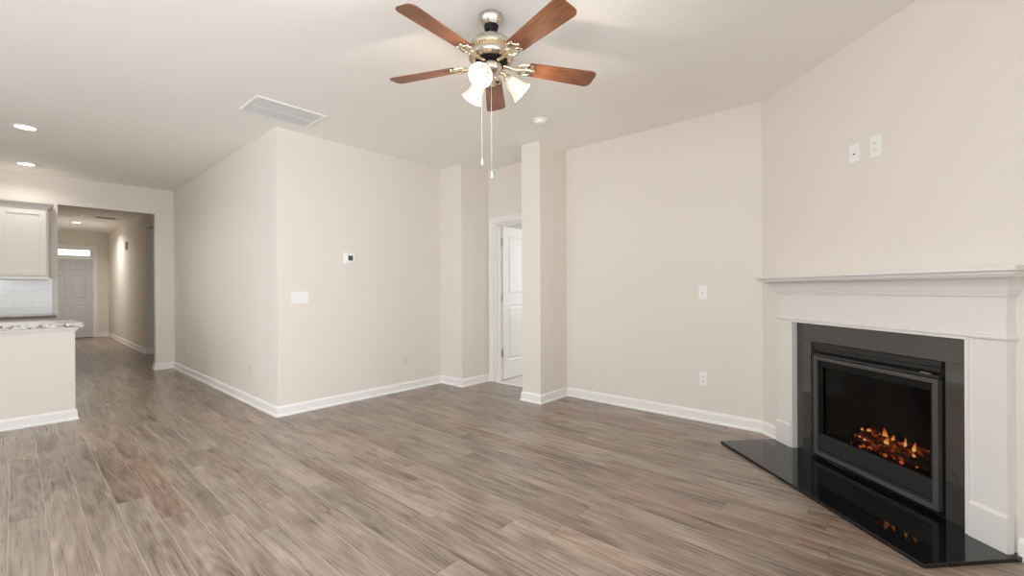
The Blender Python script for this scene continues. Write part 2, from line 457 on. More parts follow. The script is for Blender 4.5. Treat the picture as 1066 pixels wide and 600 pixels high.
BASE = [(0, 0), (0.024, 0), (0.024, 0.010), (0.020, 0.018), (0.014, 0.021), (0.014, 0.078), (0.010, 0.088), (0.006, 0.096), (0, 0.098)]
def baseboard(name, *paths):
    bm = B()
    for p in paths: sweep(bm, p, BASE)
    return struct(name, bm, 'white')
baseboard('baseboard_center', [(kx1, yA+0.12), (kx1, yA), (xA, yA), (xA, yB), (xC, yB), (xC, yD), (xQ, yD), (xQ, 3.972)])
mL = SN(0.236, 0); mR = SN(1.705, 0)
baseboard('baseboard_right', [(xQ, 3.06), (xQ, yR), (xP, yR), (xP, yP), (xQ, yP), (xQ, yG), (mL.x, mL.y)])
baseboard('baseboard_diagonal', [(mR.x, mR.y), (eD.x, eD.y), (W1[1]+0.07, yK0)])
baseboard('baseboard_hall', [(fx1+0.10, yF), (xH, yF), (xH, yJ), (xH+0.106, yJ)])
baseboard('baseboard_left', [(W1[0]-0.07, yK0), (xL, yK0), (xL, yA)])
baseboard('baseboard_kitchen', [(0.36, yA), (kx0, yA), (kx0, yA+0.12)])

# ------------------------------------------------------------------ interior door: casing, jamb, leaf
def casing_path(bm, y0, y1, z1, x, w=0.07, t=0.018):
    box(bm, x-t, x, y1+0.005, y1+0.005+w, 0, z1+0.005+w); box(bm, x-t, x, y0-0.005-w, y0-0.005, 0, z1+0.005+w)
    box(bm, x-t, x, y0-0.005, y1+0.005, z1+0.005, z1+0.005+w)
    for q in (0.0,):
        box(bm, x-t-0.006, x-t, y1+0.005+w-0.016, y1+0.005+w, 0, z1+0.005+w)
        box(bm, x-t-0.006, x-t, y0-0.005-w, y0-0.005-w+0.016, 0, z1+0.005+w)
        box(bm, x-t-0.006, x-t, y0-0.005, y1+0.005, z1+0.005+w-0.016, z1+0.005+w)
bm = B(); casing_path(bm, dy0, dy1, DH, xQ); struct('trim_1', bm, 'white', bevel=0.003)
jt = 0.016
struct('trim_2', boxes((xQ-0.002, xQ+0.122, dy1-jt, dy1, 0, DH), (xQ-0.002, xQ+0.122, dy0, dy0+jt, 0, DH), (xQ-0.002, xQ+0.122, dy0+jt, dy1-jt, DH-jt, DH),
                       (xQ+0.045, xQ+0.080, dy1-jt-0.011, dy1-jt, 0, DH-jt), (xQ+0.045, xQ+0.080, dy0+jt, dy0+jt+0.011, 0, DH-jt), (xQ+0.045, xQ+0.080, dy0+jt, dy1-jt, DH-jt-0.011, DH-jt)), 'white', bevel=0.0015)
struct('trim_3', boxes((xQ-0.012, xQ+0.035, dy0, dy1-jt, 0, 0.007)), 'white', bevel=0.002)

def panel_door(bm, w, h, t, panels, depth=0.008, bev=0.016):
    """door slab x 0..w, y 0..t (both faces moulded), z 0..h; panels = (x0,x1,z0,z1)"""
    xs = sorted({0.0, w} | {p[0] for p in panels} | {p[1] for p in panels})
    zs = sorted({0.0, h} | {p[2] for p in panels} | {p[3] for p in panels})
    def inside(xm, zm): return any(p[0] < xm < p[1] and p[2] < zm < p[3] for p in panels)
    for side in (0, 1):
        y = 0.0 if side == 0 else t; d = 1 if side == 0 else -1
        for i in range(len(xs)-1):
            for k in range(len(zs)-1):
                if inside((xs[i]+xs[i+1])/2, (zs[k]+zs[k+1])/2): continue
                bm.faces.new([bm.verts.new((a, y, b)) for a, b in ((xs[i], zs[k]), (xs[i+1], zs[k]), (xs[i+1], zs[k+1]), (xs[i], zs[k+1]))])
        for (a0, a1, b0, b1) in panels:
            loops = []
            for (e, dd) in ((0, 0), (bev*0.55, depth), (bev*1.3, depth), (bev*2.6, depth*0.25)):
                loops.append([bm.verts.new((p, y+d*dd, q)) for p, q in ((a0+e, b0+e), (a1-e, b0+e), (a1-e, b1-e), (a0+e, b1-e))])
            for A, Bq in zip(loops, loops[1:]):
                for j in range(4): bm.faces.new((A[j], A[(j+1) % 4], Bq[(j+1) % 4], Bq[j]))
            bm.faces.new(loops[-1])
    for (p, q) in (((0, 0), (0, h)), ((w, 0), (w, h))):
        bm.faces.new([bm.verts.new(v) for v in ((p[0], 0, 0), (p[0], t, 0), (p[0], t, h), (p[0], 0, h))])
    for z in (0, h):
        bm.faces.new([bm.verts.new(v) for v in ((0, 0, z), (w, 0, z), (w, t, z), (0, t, z))])
    bmesh.ops.remove_doubles(bm, verts=bm.verts[:], dist=1e-5)
def hinge(bm, x, y, z, h=0.089, r=0.0065):
    lathe(bm, [(0, z-h/2-0.004), (r*0.6, z-h/2-0.003), (r, z-h/2), (r, z+h/2), (r*0.6, z+h/2+0.003), (0, z+h/2+0.004)], 12, Matrix.Translation((x, y, 0)))
# leaf local frame: x from the hinge, y 0 = the face seen from the living room
d2 = thing('door_2', None, None, (xQ+0.138, 3.868, 0.014), math.radians(4.5)); d2['kind'] = 'structure'
bm = B(); panel_door(bm, 0.735, 2.005, 0.035, [(0.105, 0.63, 0.24, 0.97), (0.105, 0.63, 1.11, 1.88)]); obj('leaf', bm, 'door', d2)
for z in (1.800, 1.072, 0.345):
    bm = B(); hinge(bm, -0.007, 0.010, z); box(bm, -0.026, -0.007, 0.0085, 0.0115, z-0.044, z+0.044); box(bm, -0.007, 0.001, 0.004, 0.030, z-0.044, z+0.044)
    obj('hinge', bm, 'hinge', d2, smooth=True)
bm = B()
for sgn, y in ((-1, 0.0), (1, 0.035)):
    lathe(bm, [(0, 0), (0.032, 0), (0.032, 0.006), (0.012, 0.012), (0.012, 0.032), (0.024, 0.042), (0.027, 0.055), (0.020, 0.066), (0, 0.069)], 20,
          Matrix.Translation((0.675, y, 0.95)) @ Matrix.Rotation(PI/2 if sgn < 0 else -PI/2, 4, 'X'))
obj('door_knob', bm, 'nickel', d2, smooth=True)

# ------------------------------------------------------------------ entry door with transom
d1 = thing('door_1', None, None, (fx0, yF+0.02, 0.012)); d1['kind'] = 'structure'
w = fx1-fx0
bm = B()
st, cs, mw = 0.115, 0.11, (w-0.115*2-0.11)/2
pans = []
for z0, z1 in ((0.25, 0.83), (0.98, 1.59), (1.72, 1.90)):
    pans += [(st, st+mw, z0, z1), (w-st-mw, w-st, z0, z1)]
panel_door(bm, w, 2.02, 0.045, pans, 0.010, 0.018); obj('leaf', bm, 'entry', d1)
for z in (1.84, 1.06, 0.28):
    bm = B(); hinge(bm, w+0.008, -0.006, z, 0.10, 0.008); obj('hinge', bm, 'dark_hinge', d1, smooth=True)
bm = B(); lathe(bm, [(0, 0), (0.034, 0), (0.034, 0.006), (0.012, 0.012), (0.012, 0.034), (0.026, 0.045), (0.028, 0.058), (0.018, 0.068), (0, 0.07)], 20, Matrix.Translation((0.07, 0, 0.95)) @ Matrix.Rotation(PI/2, 4, 'X'))
obj('door_knob', bm, 'nickel', d1, smooth=True)
cw = 0.075
struct('trim_4', boxes((fx0-0.02-cw, fx0-0.02, yF-0.018, yF, 0, 2.305+cw), (fx1+0.02, fx1+0.02+cw, yF-0.018, yF, 0, 2.305+cw), (fx0-0.02, fx1+0.02, yF-0.018, yF, 2.305, 2.305+cw),
                       (fx0-0.03, fx0-0.003, yF, yF+0.14, 0, 2.33), (fx1+0.003, fx1+0.03, yF, yF+0.14, 0, 2.33), (fx0-0.003, fx1+0.003, yF, yF+0.14, 2.305, 2.33),
                       (fx0-0.003, fx1+0.003, yF-0.006, yF+0.12, 2.036, 2.085)), 'white', bevel=0.003)
t5 = struct('window_5', boxes((fx0, fx1, yF+0.03, yF+0.08, 2.085, 2.115), (fx0, fx1, yF+0.03, yF+0.08, 2.265, 2.305), (fx0, fx0+0.045, yF+0.03, yF+0.08, 2.115, 2.265), (fx1-0.045, fx1, yF+0.03, yF+0.08, 2.115, 2.265)), 'white')
obj('pane', boxes((fx0+0.045, fx1-0.045, yF+0.052, yF+0.058, 2.115, 2.265)), 'pane', t5)
struct('trim_5', boxes((fx0-0.003, fx1+0.003, yF-0.03, yF+0.12, 0, 0.011)), 'rubber')

# ------------------------------------------------------------------ fireplace
SC = 0.965                                   # middle of the mantel along the diagonal wall
fp = SN(SC, 0)
def fx(bm, s0, s1, n0, n1, z0, z1): box(bm, SC-s1, SC-s0, n0, n1, z0, z1)
# hearth slab
h0, h1, hd, hz = 0.206, 1.726, 0.4915, 0.019
bm = B(); fx(bm, h0, h1, 0.002, hd, 0, hz)
o = obj('hearth_slab', bm, 'hearth', bevel=0.0015); o.location = fp; o.rotation_euler = (0, 0, TH)
tag(o, 'polished black granite slab lying on the wood floor in front of the fireplace', 'hearth')
# stone surround
ts = thing('stone_surround', 'dark grey speckled granite slabs framing the fireplace insert inside the white mantel', 'surround', fp + Vector((0, 0, hz)), TH)
T0, T1, TZ, TN = 0.385, 1.545, 0.950, 0.012
bm = B(); fx(bm, T0, T1, 0.001, TN, FZ+0.001-hz, TZ-hz); obj('top_slab', bm, 'tile', ts, bevel=0.001)
bm = B(); fx(bm, T0, FS0, 0.001, TN, 0, FZ-hz); obj('side_slab', bm, 'tile', ts, bevel=0.001)
bm = B(); fx(bm, FS1, T1, 0.001, TN, 0, FZ-hz); obj('side_slab', bm, 'tile', ts, bevel=0.001)
# mantel
mt = thing('fireplace_mantel', 'white painted wooden mantelpiece with crown moulded shelf around the black fireplace', 'mantel', fp + Vector((0, 0, hz)), TH)
MN = 0.046; m0, m1 = 0.240, 1.690; i0, i1 = 0.400, 1.530
for a0, a1, inner in ((m0, i0, 1), (i1, m1, -1)):
    bm = B(); fx(bm, a0, a1, TN+0.001 if inner else 0, MN, 0, 0.960-hz)
    # back strip to the wall beyond the stone
    if inner > 0: fx(bm, a0, T0-0.001, 0, TN+0.001, 0, 0.960-hz)
    else: fx(bm, T1+0.001, a1, 0, TN+0.001, 0, 0.960-hz)
    lg = obj('pilaster', bm, 'mantel', mt, bevel=0.0015)
    bm = B()
    p0, p1 = (a0-0.010, a1-0.018) if inner > 0 else (a0+0.018, a1+0.010)
    q0, q1 = (p0, p1)
    zt = 0.186-hz
    A = [(q0, 0.0), (q1, 0.0)]
    fx(bm, q0, q1, MN, MN+0.014, 0, zt-0.012)
    # splayed cap of the plinth
    vs0 = [bm.verts.new((SC-s, n, zt-0.012)) for s, n in ((q0, MN), (q1, MN), (q1, MN+0.014), (q0, MN+0.014))]
    k = 0.010 if inner > 0 else 0.0; k2 = 0.010 if inner < 0 else 0.0
    vs1 = [bm.verts.new((SC-s, n, zt)) for s, n in ((q0+k, MN), (q1-k2, MN), (q1-k2, MN+0.002), (q0+k, MN+0.002))]
    bm.faces.new(vs0); bm.faces.new(vs1)
    for j in range(4): bm.faces.new((vs0[j], vs0[(j+1) % 4], vs1[(j+1) % 4], vs1[j]))
    if inner > 0: fx(bm, q0, a0, 0.026, MN, 0, zt-0.006)
    else: fx(bm, a1, q1, 0.026, MN, 0, zt-0.006)
    obj('plinth', bm, 'mantel', mt)
bm = B()     # raised casing strip around the opening
fx(bm, i0-0.014, i0, MN, MN+0.010, 0, 0.958-hz); fx(bm, i1, i1+0.014, MN, MN+0.010, 0, 0.958-hz); fx(bm, i0, i1, MN, MN+0.010, 0.944-hz, 0.958-hz)
obj('opening_trim', bm, 'mantel', mt, bevel=0.002)
bm = B(); fx(bm, m0, m1, 0, MN, 0.960-hz, 1.262-hz); fx(bm, i0, i1, TN+0.002, MN, 0.944-hz, 0.960-hz)
obj('frieze', bm, 'mantel', mt, bevel=0.001)
# travel from left end (s=m0) round the front: right of travel must point outward
def band(prof):
    bm = B(); P = [(SC-m0, 0.0), (SC-m0, MN), (SC-m1, MN), (SC-m1, 0.0)]
    sweep(bm, P, prof); return bm
obj('bead_moulding', band([(0, 0.955-hz), (0.008, 0.955-hz), (0.014, 0.961-hz), (0.015, 0.968-hz), (0.012, 0.975-hz), (0, 0.978-hz)]), 'mantel', mt)
crown = [(0, 1.150), (0.010, 1.150), (0.013, 1.156), (0.010, 1.163), (0.018, 1.165), (0.020, 1.176), (0.026, 1.178), (0.028, 1.188), (0.034, 1.202), (0.048, 1.220),
         (0.066, 1.234), (0.078, 1.239), (0.080, 1.246), (0.094, 1.248), (0.096, 1.262), (0, 1.262)]
obj('crown_moulding', band([(a, z-hz) for a, z in crown]), 'mantel', mt, smooth=True)
ov = 0.116
bm = B(); fx(bm, m0-ov, m1+ov, 0.0, MN+ov, 1.2625-hz, 1.2835-hz); obj('shelf', bm, 'mantel', mt, bevel=0.004, seg=3)
# the end of the shelf that passes the wall corner stays clear of the right wall (it reaches into the room)

# insert
fi = thing('fireplace_insert', 'black metal electric fireplace with a glass front and glowing logs', 'fireplace', fp + Vector((0, 0, hz)), TH)
def q(z): return z-hz
IN = 0.002
bm = B()      # outer black flange filling the stone opening
f0, f1 = FS0+0.002, FS1-0.002
a0, a1, b0, b1 = 0.598, 1.372, 0.065, 0.712
fx(bm, f0, a0, -0.02, IN, q(0.019), q(FZ-0.002)); fx(bm, a1, f1, -0.02, IN, q(0.019), q(FZ-0.002))
fx(bm, a0, a1, -0.02, IN, q(0.019), q(b0)); fx(bm, a0, a1, -0.02, IN, q(b1), q(FZ-0.002))
obj('backing_flange', bm, 'black', fi)
bm = B()      # stepped hood at the top
fx(bm, f0+0.02, f1-0.02, IN, 0.010, q(0.782), q(0.812)); fx(bm, f0+0.03, f1-0.03, IN, 0.004, q(0.757), q(0.778)); fx(bm, 0.575, 1.395, IN, 0.028, q(0.726), q(0.742))
obj('hood', bm, 'panel', fi, bevel=0.002)
bm = B()
for k in range(12):
    s0 = 0.60 + k*0.062
    fx(bm, s0, s0+0.050, IN, 0.012, q(0.744), q(0.749))
obj('louver', bm, 'black', fi)
bm = B(); fx(bm, 1.300, 1.352, 0.013, 0.030, q(0.7425), q(0.7475)); obj('badge', bm, 'nickel', fi, bevel=0.001)
fo0, fo1, fz0, fz1 = 0.572, 1.388, 0.046, 0.722; FN = 0.030
gi0, gi1, gz0, gz1 = 0.600, 1.360, 0.074, 0.698
bm = B()
def rect_frame(bm, s0, s1, z0, z1, t0, t1, u0, u1, n0, n1):
    fx(bm, s0, t0, n0, n1, q(z0), q(z1)); fx(bm, t1, s1, n0, n1, q(z0), q(z1)); fx(bm, t0, t1, n0, n1, q(z0), q(u0)); fx(bm, t0, t1, n0, n1, q(u1), q(z1))
rect_frame(bm, fo0, fo1, fz0, fz1, gi0, gi1, gz0, gz1, IN, FN)
obj('front_frame', bm, 'frame', fi, bevel=0.002)
v0, v1, vz0, vz1 = 0.636, 1.338, 0.195, 0.655
bm = B(); rect_frame(bm, gi0, gi1, 0.198, gz1, v0, v1, 0.2001, vz1, IN, 0.016); obj('glass_border', bm, 'black', fi, bevel=0.002)
bm = B(); fx(bm, gi0, gi1, IN, 0.020, q(0.092), q(0.196)); fx(bm, gi0, gi1, IN, 0.024, q(0.075), q(0.089)); obj('lower_panel', bm, 'panel', fi, bevel=0.002)
bm = B(); fx(bm, v0, v1, 0.004, 0.008, q(0.2005), q(vz1)); obj('glass_pane', bm, 'fireglass', fi)
bm = B()      # firebox
fx(bm, 0.58, 1.39, -0.36, -0.35, q(0.06), q(0.74)); fx(bm, 0.58, 0.59, -0.35, -0.02, q(0.06), q(0.74)); fx(bm, 1.38, 1.39, -0.35, -0.02, q(0.06), q(0.74))
fx(bm, 0.59, 1.38, -0.35, -0.02, q(0.06), q(0.18)); fx(bm, 0.59, 1.38, -0.35, -0.02, q(0.73), q(0.74))
obj('firebox', bm, 'brick', fi)
random.seed(4)
def log_mesh(p, d, L, r):
    bm = B(); d = Vector(d).normalized(); pts = []; rr = []
    for k in range(9):
        t_ = k/8-0.5
        pts.append(Vector(p)+d*L*t_+Vector((0, random.uniform(-.004, .004), random.uniform(-.004, .006)))); rr.append(r*(1-0.25*abs(t_)*2*random.uniform(.6, 1.2)))
    tube(bm, pts, rr, 10); return bm
for (s, n, z, d, L, r) in ((0.98, -0.20, 0.222, (1, 0.1, 0.02), 0.46, 0.034), (0.93, -0.11, 0.212, (1, -0.15, -0.02), 0.38, 0.026), (1.06, -0.15, 0.252, (0.9, 0.45, 0.12), 0.30, 0.024), (0.86, -0.16, 0.256, (0.8, -0.5, 0.10), 0.24, 0.022)):
    obj('log', log_mesh((SC-s, n, q(z)), d, L, r), 'log', fi, smooth=True)
def flame_mesh(p, h, r):
    bm = B(); prof = [(0.15*r, 0), (0.8*r, 0.10*h), (r, 0.25*h), (0.75*r, 0.5*h), (0.35*r, 0.78*h), (0, h)]
    m = Matrix.Translation(p) @ Matrix.Rotation(random.uniform(-.25, .25), 4, 'Y')
    lathe(bm, prof, 10, m); 
    for v in bm.verts: v.co.x += 0.18*r*math.sin(v.co.z*60)
    return bm
for (s, n, z, h, r) in ((0.955, -0.12, 0.262, 0.075, 0.015), (0.985, -0.10, 0.245, 0.050, 0.016), (1.000, -0.12, 0.262, 0.055, 0.010), (1.080, -0.12, 0.262, 0.060, 0.007), (1.130, -0.12, 0.250, 0.065, 0.009), (1.15, -0.10, 0.230, 0.025, 0.008),
                        (0.775, -0.14, 0.262, 0.022, 0.008), (0.825, -0.14, 0.270, 0.024, 0.013), (0.80, -0.10, 0.225, 0.016, 0.007), (0.845, -0.09, 0.222, 0.018, 0.008), (0.90, -0.14, 0.270, 0.016, 0.005)):
    obj('flame', flame_mesh((SC-s, n, q(z)), h, r), 'flame', fi, smooth=True)
for k in range(22):
    s = 0.78+0.40*random.random(); r = random.uniform(.005, .013)
    bm = B(); bmesh.ops.create_icosphere(bm, subdivisions=2, radius=r, matrix=Matrix.Translation((SC-s, -0.060+random.uniform(-.04, .015), q(0.18+r*0.8))))
    for v in bm.verts: v.co += Vector((random.uniform(-1, 1), random.uniform(-1, 1), random.uniform(-1, 1)))*r*0.18
    obj('ember', bm, 'coal' if k % 3 == 0 else 'log', fi)

# ------------------------------------------------------------------ ceiling fan
FC = (1.790, 1.722)
fan = thing('ceiling_fan', 'brushed nickel ceiling fan with five brown wooden blades and three lit glass shades', 'ceiling fan', (FC[0], FC[1], H))
def Zf(z): return z-H
bm = B(); lathe(bm, [(0, Zf(2.74)), (0.067, Zf(2.74)), (0.069, Zf(2.730)), (0.066, Zf(2.716)), (0.055, Zf(2.698)), (0.044, Zf(2.684)), (0, Zf(2.684))], 40); obj('canopy', bm, 'nickel', fan, smooth=True)
bm = B(); lathe(bm, [(0, Zf(2.685)), (0.040, Zf(2.685)), (0.039, Zf(2.668)), (0.034, Zf(2.656)), (0, Zf(2.656))], 28); obj('collar_ring', bm, 'black', fan, smooth=True)
bm = B(); lathe(bm, [(0, Zf(2.67)), (0.0135, Zf(2.67)), (0.0135, Zf(2.60)), (0, Zf(2.60))], 20); obj('downrod', bm, 'nickel', fan, smooth=True)
bm = B(); lathe(bm, [(0, Zf(2.630)), (0.024, Zf(2.630)), (0.040, Zf(2.625)), (0.075, Zf(2.614)), (0.106, Zf(2.594)), (0.124, Zf(2.572)), (0.129, Zf(2.556)), (0.126, Zf(2.548)), (0, Zf(2.548))], 48)
obj('motor_housing', bm, 'nickel', fan, smooth=True)
bm = B()
lathe(bm, [(0, Zf(2.549)), (0.114, Zf(2.549)), (0.116, Zf(2.518)), (0, Zf(2.518))], 48)
for k in range(44):
    a = 2*PI*k/44
    box(bm, 0.108, 0.121, -0.0035, 0.0035, Zf(2.519), Zf(2.548), Matrix.Rotation(a, 4, 'Z'))
obj('vented_band', bm, 'bronze', fan)
bm = B(); lathe(bm, [(0, Zf(2.519)), (0.128, Zf(2.519)), (0.131, Zf(2.512)), (0.129, Zf(2.500)), (0.120, Zf(2.487)), (0.104, Zf(2.480)), (0.098, Zf(2.482)), (0, Zf(2.482))], 48); obj('lower_housing', bm, 'nickel', fan, smooth=True)
bm = B(); lathe(bm, [(0, Zf(2.483)), (0.090, Zf(2.483)), (0.090, Zf(2.474)), (0.078, Zf(2.468)), (0, Zf(2.468))], 40); obj('flywheel', bm, 'black', fan, smooth=True)
bm = B(); lathe(bm, [(0, Zf(2.469)), (0.052, Zf(2.469)), (0.060, Zf(2.463)), (0.062, Zf(2.440)), (0.058, Zf(2.428)), (0.044, Zf(2.416)), (0.024, Zf(2.408)), (0.012, Zf(2.396)), (0.012, Zf(2.388)), (0, Zf(2.386))], 40); obj('switch_housing', bm, 'nickel', fan, smooth=True)

RT, RB = 0.640, 0.215
def blade_mesh(pitch, z):
    bm = B(); top = []; n = 9
    w0, w1 = 0.052, 0.067
    out = [(RB, -w0*0.80), (RB+0.012, -w0)]
    out += [(RT-0.035, -w1)]
    for k in range(1, 6):
        a = -PI/2 + k*(PI/2)/6; out.append((RT-0.035+0.035*math.cos(a), -w1+0.035+0.035*math.sin(a)))
    out += [(RT, -w1+0.035), (RT, w1-0.035)]
    for k in range(1, 6):
        a = k*(PI/2)/6; out.append((RT-0.035+0.035*math.cos(a), w1-0.035+0.035*math.sin(a)))
    out += [(RT-0.035, w1), (RB+0.012, w0), (RB, w0*0.80)]
    prism(bm, out, -0.003, 0.003)
    m = Matrix.Translation((0, 0, z)) @ Matrix.Rotation(pitch, 4, 'X')
    for v in bm.verts: v.co = m @ v.co
    return bm
def iron_mesh(pitch, z):
    bm = B(); m = Matrix.Translation((0, 0, z)) @ Matrix.Rotation(pitch, 4, 'X')
    def P(x, y, zz=0): return m @ Vector((x, y, zz))
    zb = -0.0065
    # neck from the flywheel
    tube(bm, [Vector((0.070, 0, Zf(2.470))), Vector((0.105, 0, Zf(2.466))), Vector((0.130, 0, z-0.012)), P(0.165, 0, zb-0.004), P(0.205, 0, zb)], [0.012, 0.011, 0.009, 0.008, 0.007], 10)
    # scroll loops lying under the blade root
    for sy in (-1, 1):
        tube(bm, [P(0.150+0.052*(1-math.cos(t_))*0.9, sy*(0.006+0.036*math.sin(t_)), zb) for t_ in [PI*k/10 for k in range(11)]], 0.0048, 8)
        tube(bm, [P(0.205+0.030*math.cos(t_), sy*(0.024+0.018*math.sin(t_)), zb) for t_ in [2*PI*k/14 for k in range(14)]], 0.0042, 8, closed=True)
        lathe(bm, [(0, zb-0.005), (0.007, zb-0.004), (0.009, zb), (0.009, 0), (0, 0)], 12, m @ Matrix.Translation((0.238, sy*0.034, 0)))
    lathe(bm, [(0, zb-0.005), (0.007, zb-0.004), (0.010, zb), (0.010, 0), (0, 0)], 12, m @ Matrix.Translation((0.252, 0, 0)))
    tube(bm, [P(0.205, 0, zb), P(0.230, 0.0, zb), P(0.252, 0, zb)], 0.005, 8)
    return bm
PITCH = math.radians(-12)
ZB = Zf(2.472)
for k in range(5):
    a = math.radians(-103 + 72*k)
    b = obj('blade', blade_mesh(PITCH, ZB), 'blade', fan, bevel=0.0012); b.rotation_euler = (0, 0, a)
    i = obj('blade_iron', iron_mesh(PITCH, ZB), 'bronze', b, smooth=True)
# light kit
SH = [(0, 0.0), ]
tilt = math.radians(42)
for az in (205, 325, 85):
    a = math.radians(az); R0 = Matrix.Rotation(a, 4, 'Z')
    bm = B()
    pts = [(0.040, 0, Zf(2.428)), (0.068, 0, Zf(2.424)), (0.088, 0, Zf(2.412)), (0.098, 0, Zf(2.398))]
    tube(bm, [R0 @ Vector(p) for p in pts], [0.011, 0.010, 0.010, 0.012], 12)
    arm = obj('light_arm', bm, 'bronze', fan, smooth=True)
    # axis of the shade: points outwards and down
    ax = R0 @ Vector((math.cos(tilt), 0, -math.sin(tilt))); base = R0 @ Vector((0.090, 0, Zf(2.404)))
    mm = Matrix.Translation(base) @ ax.to_track_quat('Z', 'Y').to_matrix().to_4x4()
    bm = B(); lathe(bm, [(0, -0.012), (0.018, -0.010), (0.024, 0), (0.026, 0.018), (0.022, 0.022), (0, 0.022)], 24, mm); obj('socket_cup', bm, 'bronze', fan, smooth=True)
    bm = B()
    prof = [(0.0265, 0.010), (0.030, 0.022), (0.036, 0.040), (0.041, 0.060), (0.046, 0.080), (0.053, 0.100), (0.063, 0.117), (0.0655, 0.121)]
    inn = [(r-0.003, z) for r, z in prof[::-1]]
    lathe(bm, prof + inn, 40, mm, cap=False); obj('lamp_shade', bm, 'shade', fan, smooth=True)
    bm = B(); lathe(bm, [(0, 0.022), (0.011, 0.024), (0.012, 0.040), (0.019, 0.056), (0.022, 0.070), (0.018, 0.084), (0.009, 0.092), (0, 0.094)], 20, mm); obj('bulb', bm, 'bulb', fan, smooth=True)
    L = bpy.data.lights.new('fan_bulb_glow', 'POINT'); L.energy = 4.5; L.color = (1.0, 0.85, 0.66); L.shadow_soft_size = 0.02
    lo = bpy.data.objects.new('fan_bulb_glow', L); COL.objects.link(lo); lo.parent = fan; lo.location = base + ax*0.138
# pull chains
cr = Vector((math.cos(_yaw), -math.sin(_yaw), 0))
for lat, zt, zb_ in ((-0.056, 2.430, 1.898), (-0.002, 2.400, 1.817)):
    p = cr*lat + Vector((-0.02, -0.02, 0))*(1 if lat > -0.03 else 0.2)
    bm = B(); tube(bm, [p+Vector((0, 0, Zf(zt))), p+Vector((0, 0, Zf((zt+zb_)/2))), p+Vector((0, 0, Zf(zb_+0.035)))], 0.0008, 6)
    ch = obj('pull_chain', bm, 'plastic', fan, smooth=True)
    bm = B(); lathe(bm, [(0, Zf(zb_+0.040)), (0.003, Zf(zb_+0.038)), (0.006, Zf(zb_+0.020)), (0.0075, Zf(zb_+0.006)), (0.005, Zf(zb_)), (0, Zf(zb_))], 14, Matrix.Translation(p)); obj('pull_fob', bm, 'plastic', ch, smooth=True)

# ------------------------------------------------------------------ ceiling fittings
sd = thing('smoke_detector', 'round white smoke detector on the ceiling near the pillar', 'smoke detector', (3.180, 2.445, H))
bm = B(); lathe(bm, [(0, 0), (0.068, 0), (0.069, -0.006), (0.066, -0.010), (0.060, -0.011), (0, -0.011)], 40); obj('mounting_plate', bm, 'plastic', sd, smooth=True)
bm = B(); lathe(bm, [(0, -0.010), (0.058, -0.011), (0.057, -0.026), (0.050, -0.036), (0.038, -0.041), (0, -0.042)], 40); obj('body', bm, 'plastic', sd, smooth=True)
bm = B(); lathe(bm, [(0, -0.041), (0.010, -0.041), (0.009, -0.045), (0, -0.045)], 16); obj('test_button', bm, 'plastic', sd, smooth=True)

vx0, vx1, vy0, vy1 = 1.268, 1.836, 3.790, 4.200
rv = thing('return_air_grille', 'white two bay return air grille on the ceiling above the wall corner', 'air vent', ((vx0+vx1)/2, (vy0+vy1)/2, H))
hx, hy = (vx1-vx0)/2, (vy1-vy0)/2; fr = 0.026
bm = boxes((-hx, hx, -hy, -hy+fr, -0.010, 0), (-hx, hx, hy-fr, hy, -0.010, 0), (-hx, -hx+fr, -hy+fr, hy-fr, -0.010, 0), (hx-fr, hx, -hy+fr, hy-fr, -0.010, 0))
obj('frame', bm, 'plastic', rv, bevel=0.003)
bm = boxes((-hx+fr, hx-fr, -0.008, 0.008, -0.009, -0.001)); obj('divider', bm, 'plastic', rv)
bm = boxes((-hx+fr, hx-fr, -hy+fr, hy-fr, -0.0008, 0)); obj('backing', bm, 'vent_liner', rv)
for y0, y1 in ((-hy+fr, -0.008), (0.008, hy-fr)):
    bm = B(); n = 13
    for k in range(n):
        yc = y0 + (k+0.5)*(y1-y0)/n
        box(bm, -hx+fr, hx-fr, -0.0055, 0.0055, -0.0006, 0.0006, Matrix.Translation((0, yc, -0.0052)) @ Matrix.Rotation(math.radians(-22), 4, 'X'))
    obj('louver_bank', bm, 'vent_in', rv)

def downlight(x, y, label, watts, group='round recessed ceiling lights'):
    t = thing('recessed_light', label, 'ceiling light', (x, y, H), 0, group)
    bm = B(); lathe(bm, [(0.068, -0.001), (0.092, 0), (0.093, -0.004), (0.088, -0.008), (0.074, -0.009), (0.068, -0.006)], 40, cap=False)
    obj('trim_ring', bm, 'plastic', t, smooth=True)
    bm = B(); lathe(bm, [(0, -0.004), (0.075, -0.004), (0.075, -0.002), (0, -0.002)], 40); obj('diffuser', bm, 'led', t)
    L = bpy.data.lights.new('downlight_beam', 'AREA'); L.shape = 'DISK'; L.size = 0.14; L.energy = watts; L.color = (1.0, 0.96, 0.90); L.spread = math.radians(150)
    lo = bpy.data.objects.new('downlight_beam', L); COL.objects.link(lo); lo.parent = t; lo.location = (0, 0, -0.012)
downlight(0.073, 6.13, 'lit round recessed light on the ceiling, nearer of the two over the kitchen', 8)
downlight(0.100, 7.88, 'lit round recessed light on the ceiling above the kitchen wall cabinet', 5)
downlight(0.925, 13.73, 'lit round recessed light on the hall ceiling before the entry door', 23)
hv = thing('hall_ceiling_vent', 'small grey supply vent on the hall ceiling', 'air vent', (1.274, 12.50, H))
obj('frame', boxes((-0.17, 0.17, -0.10, -0.08, -0.008, 0), (-0.17, 0.17, 0.08, 0.10, -0.008, 0), (-0.17, -0.15, -0.08, 0.08, -0.008, 0), (0.15, 0.17, -0.08, 0.08, -0.008, 0)), 'plastic', hv)
bm = B()
box(bm, -0.15, 0.15, -0.08, 0.08, -0.001, 0)
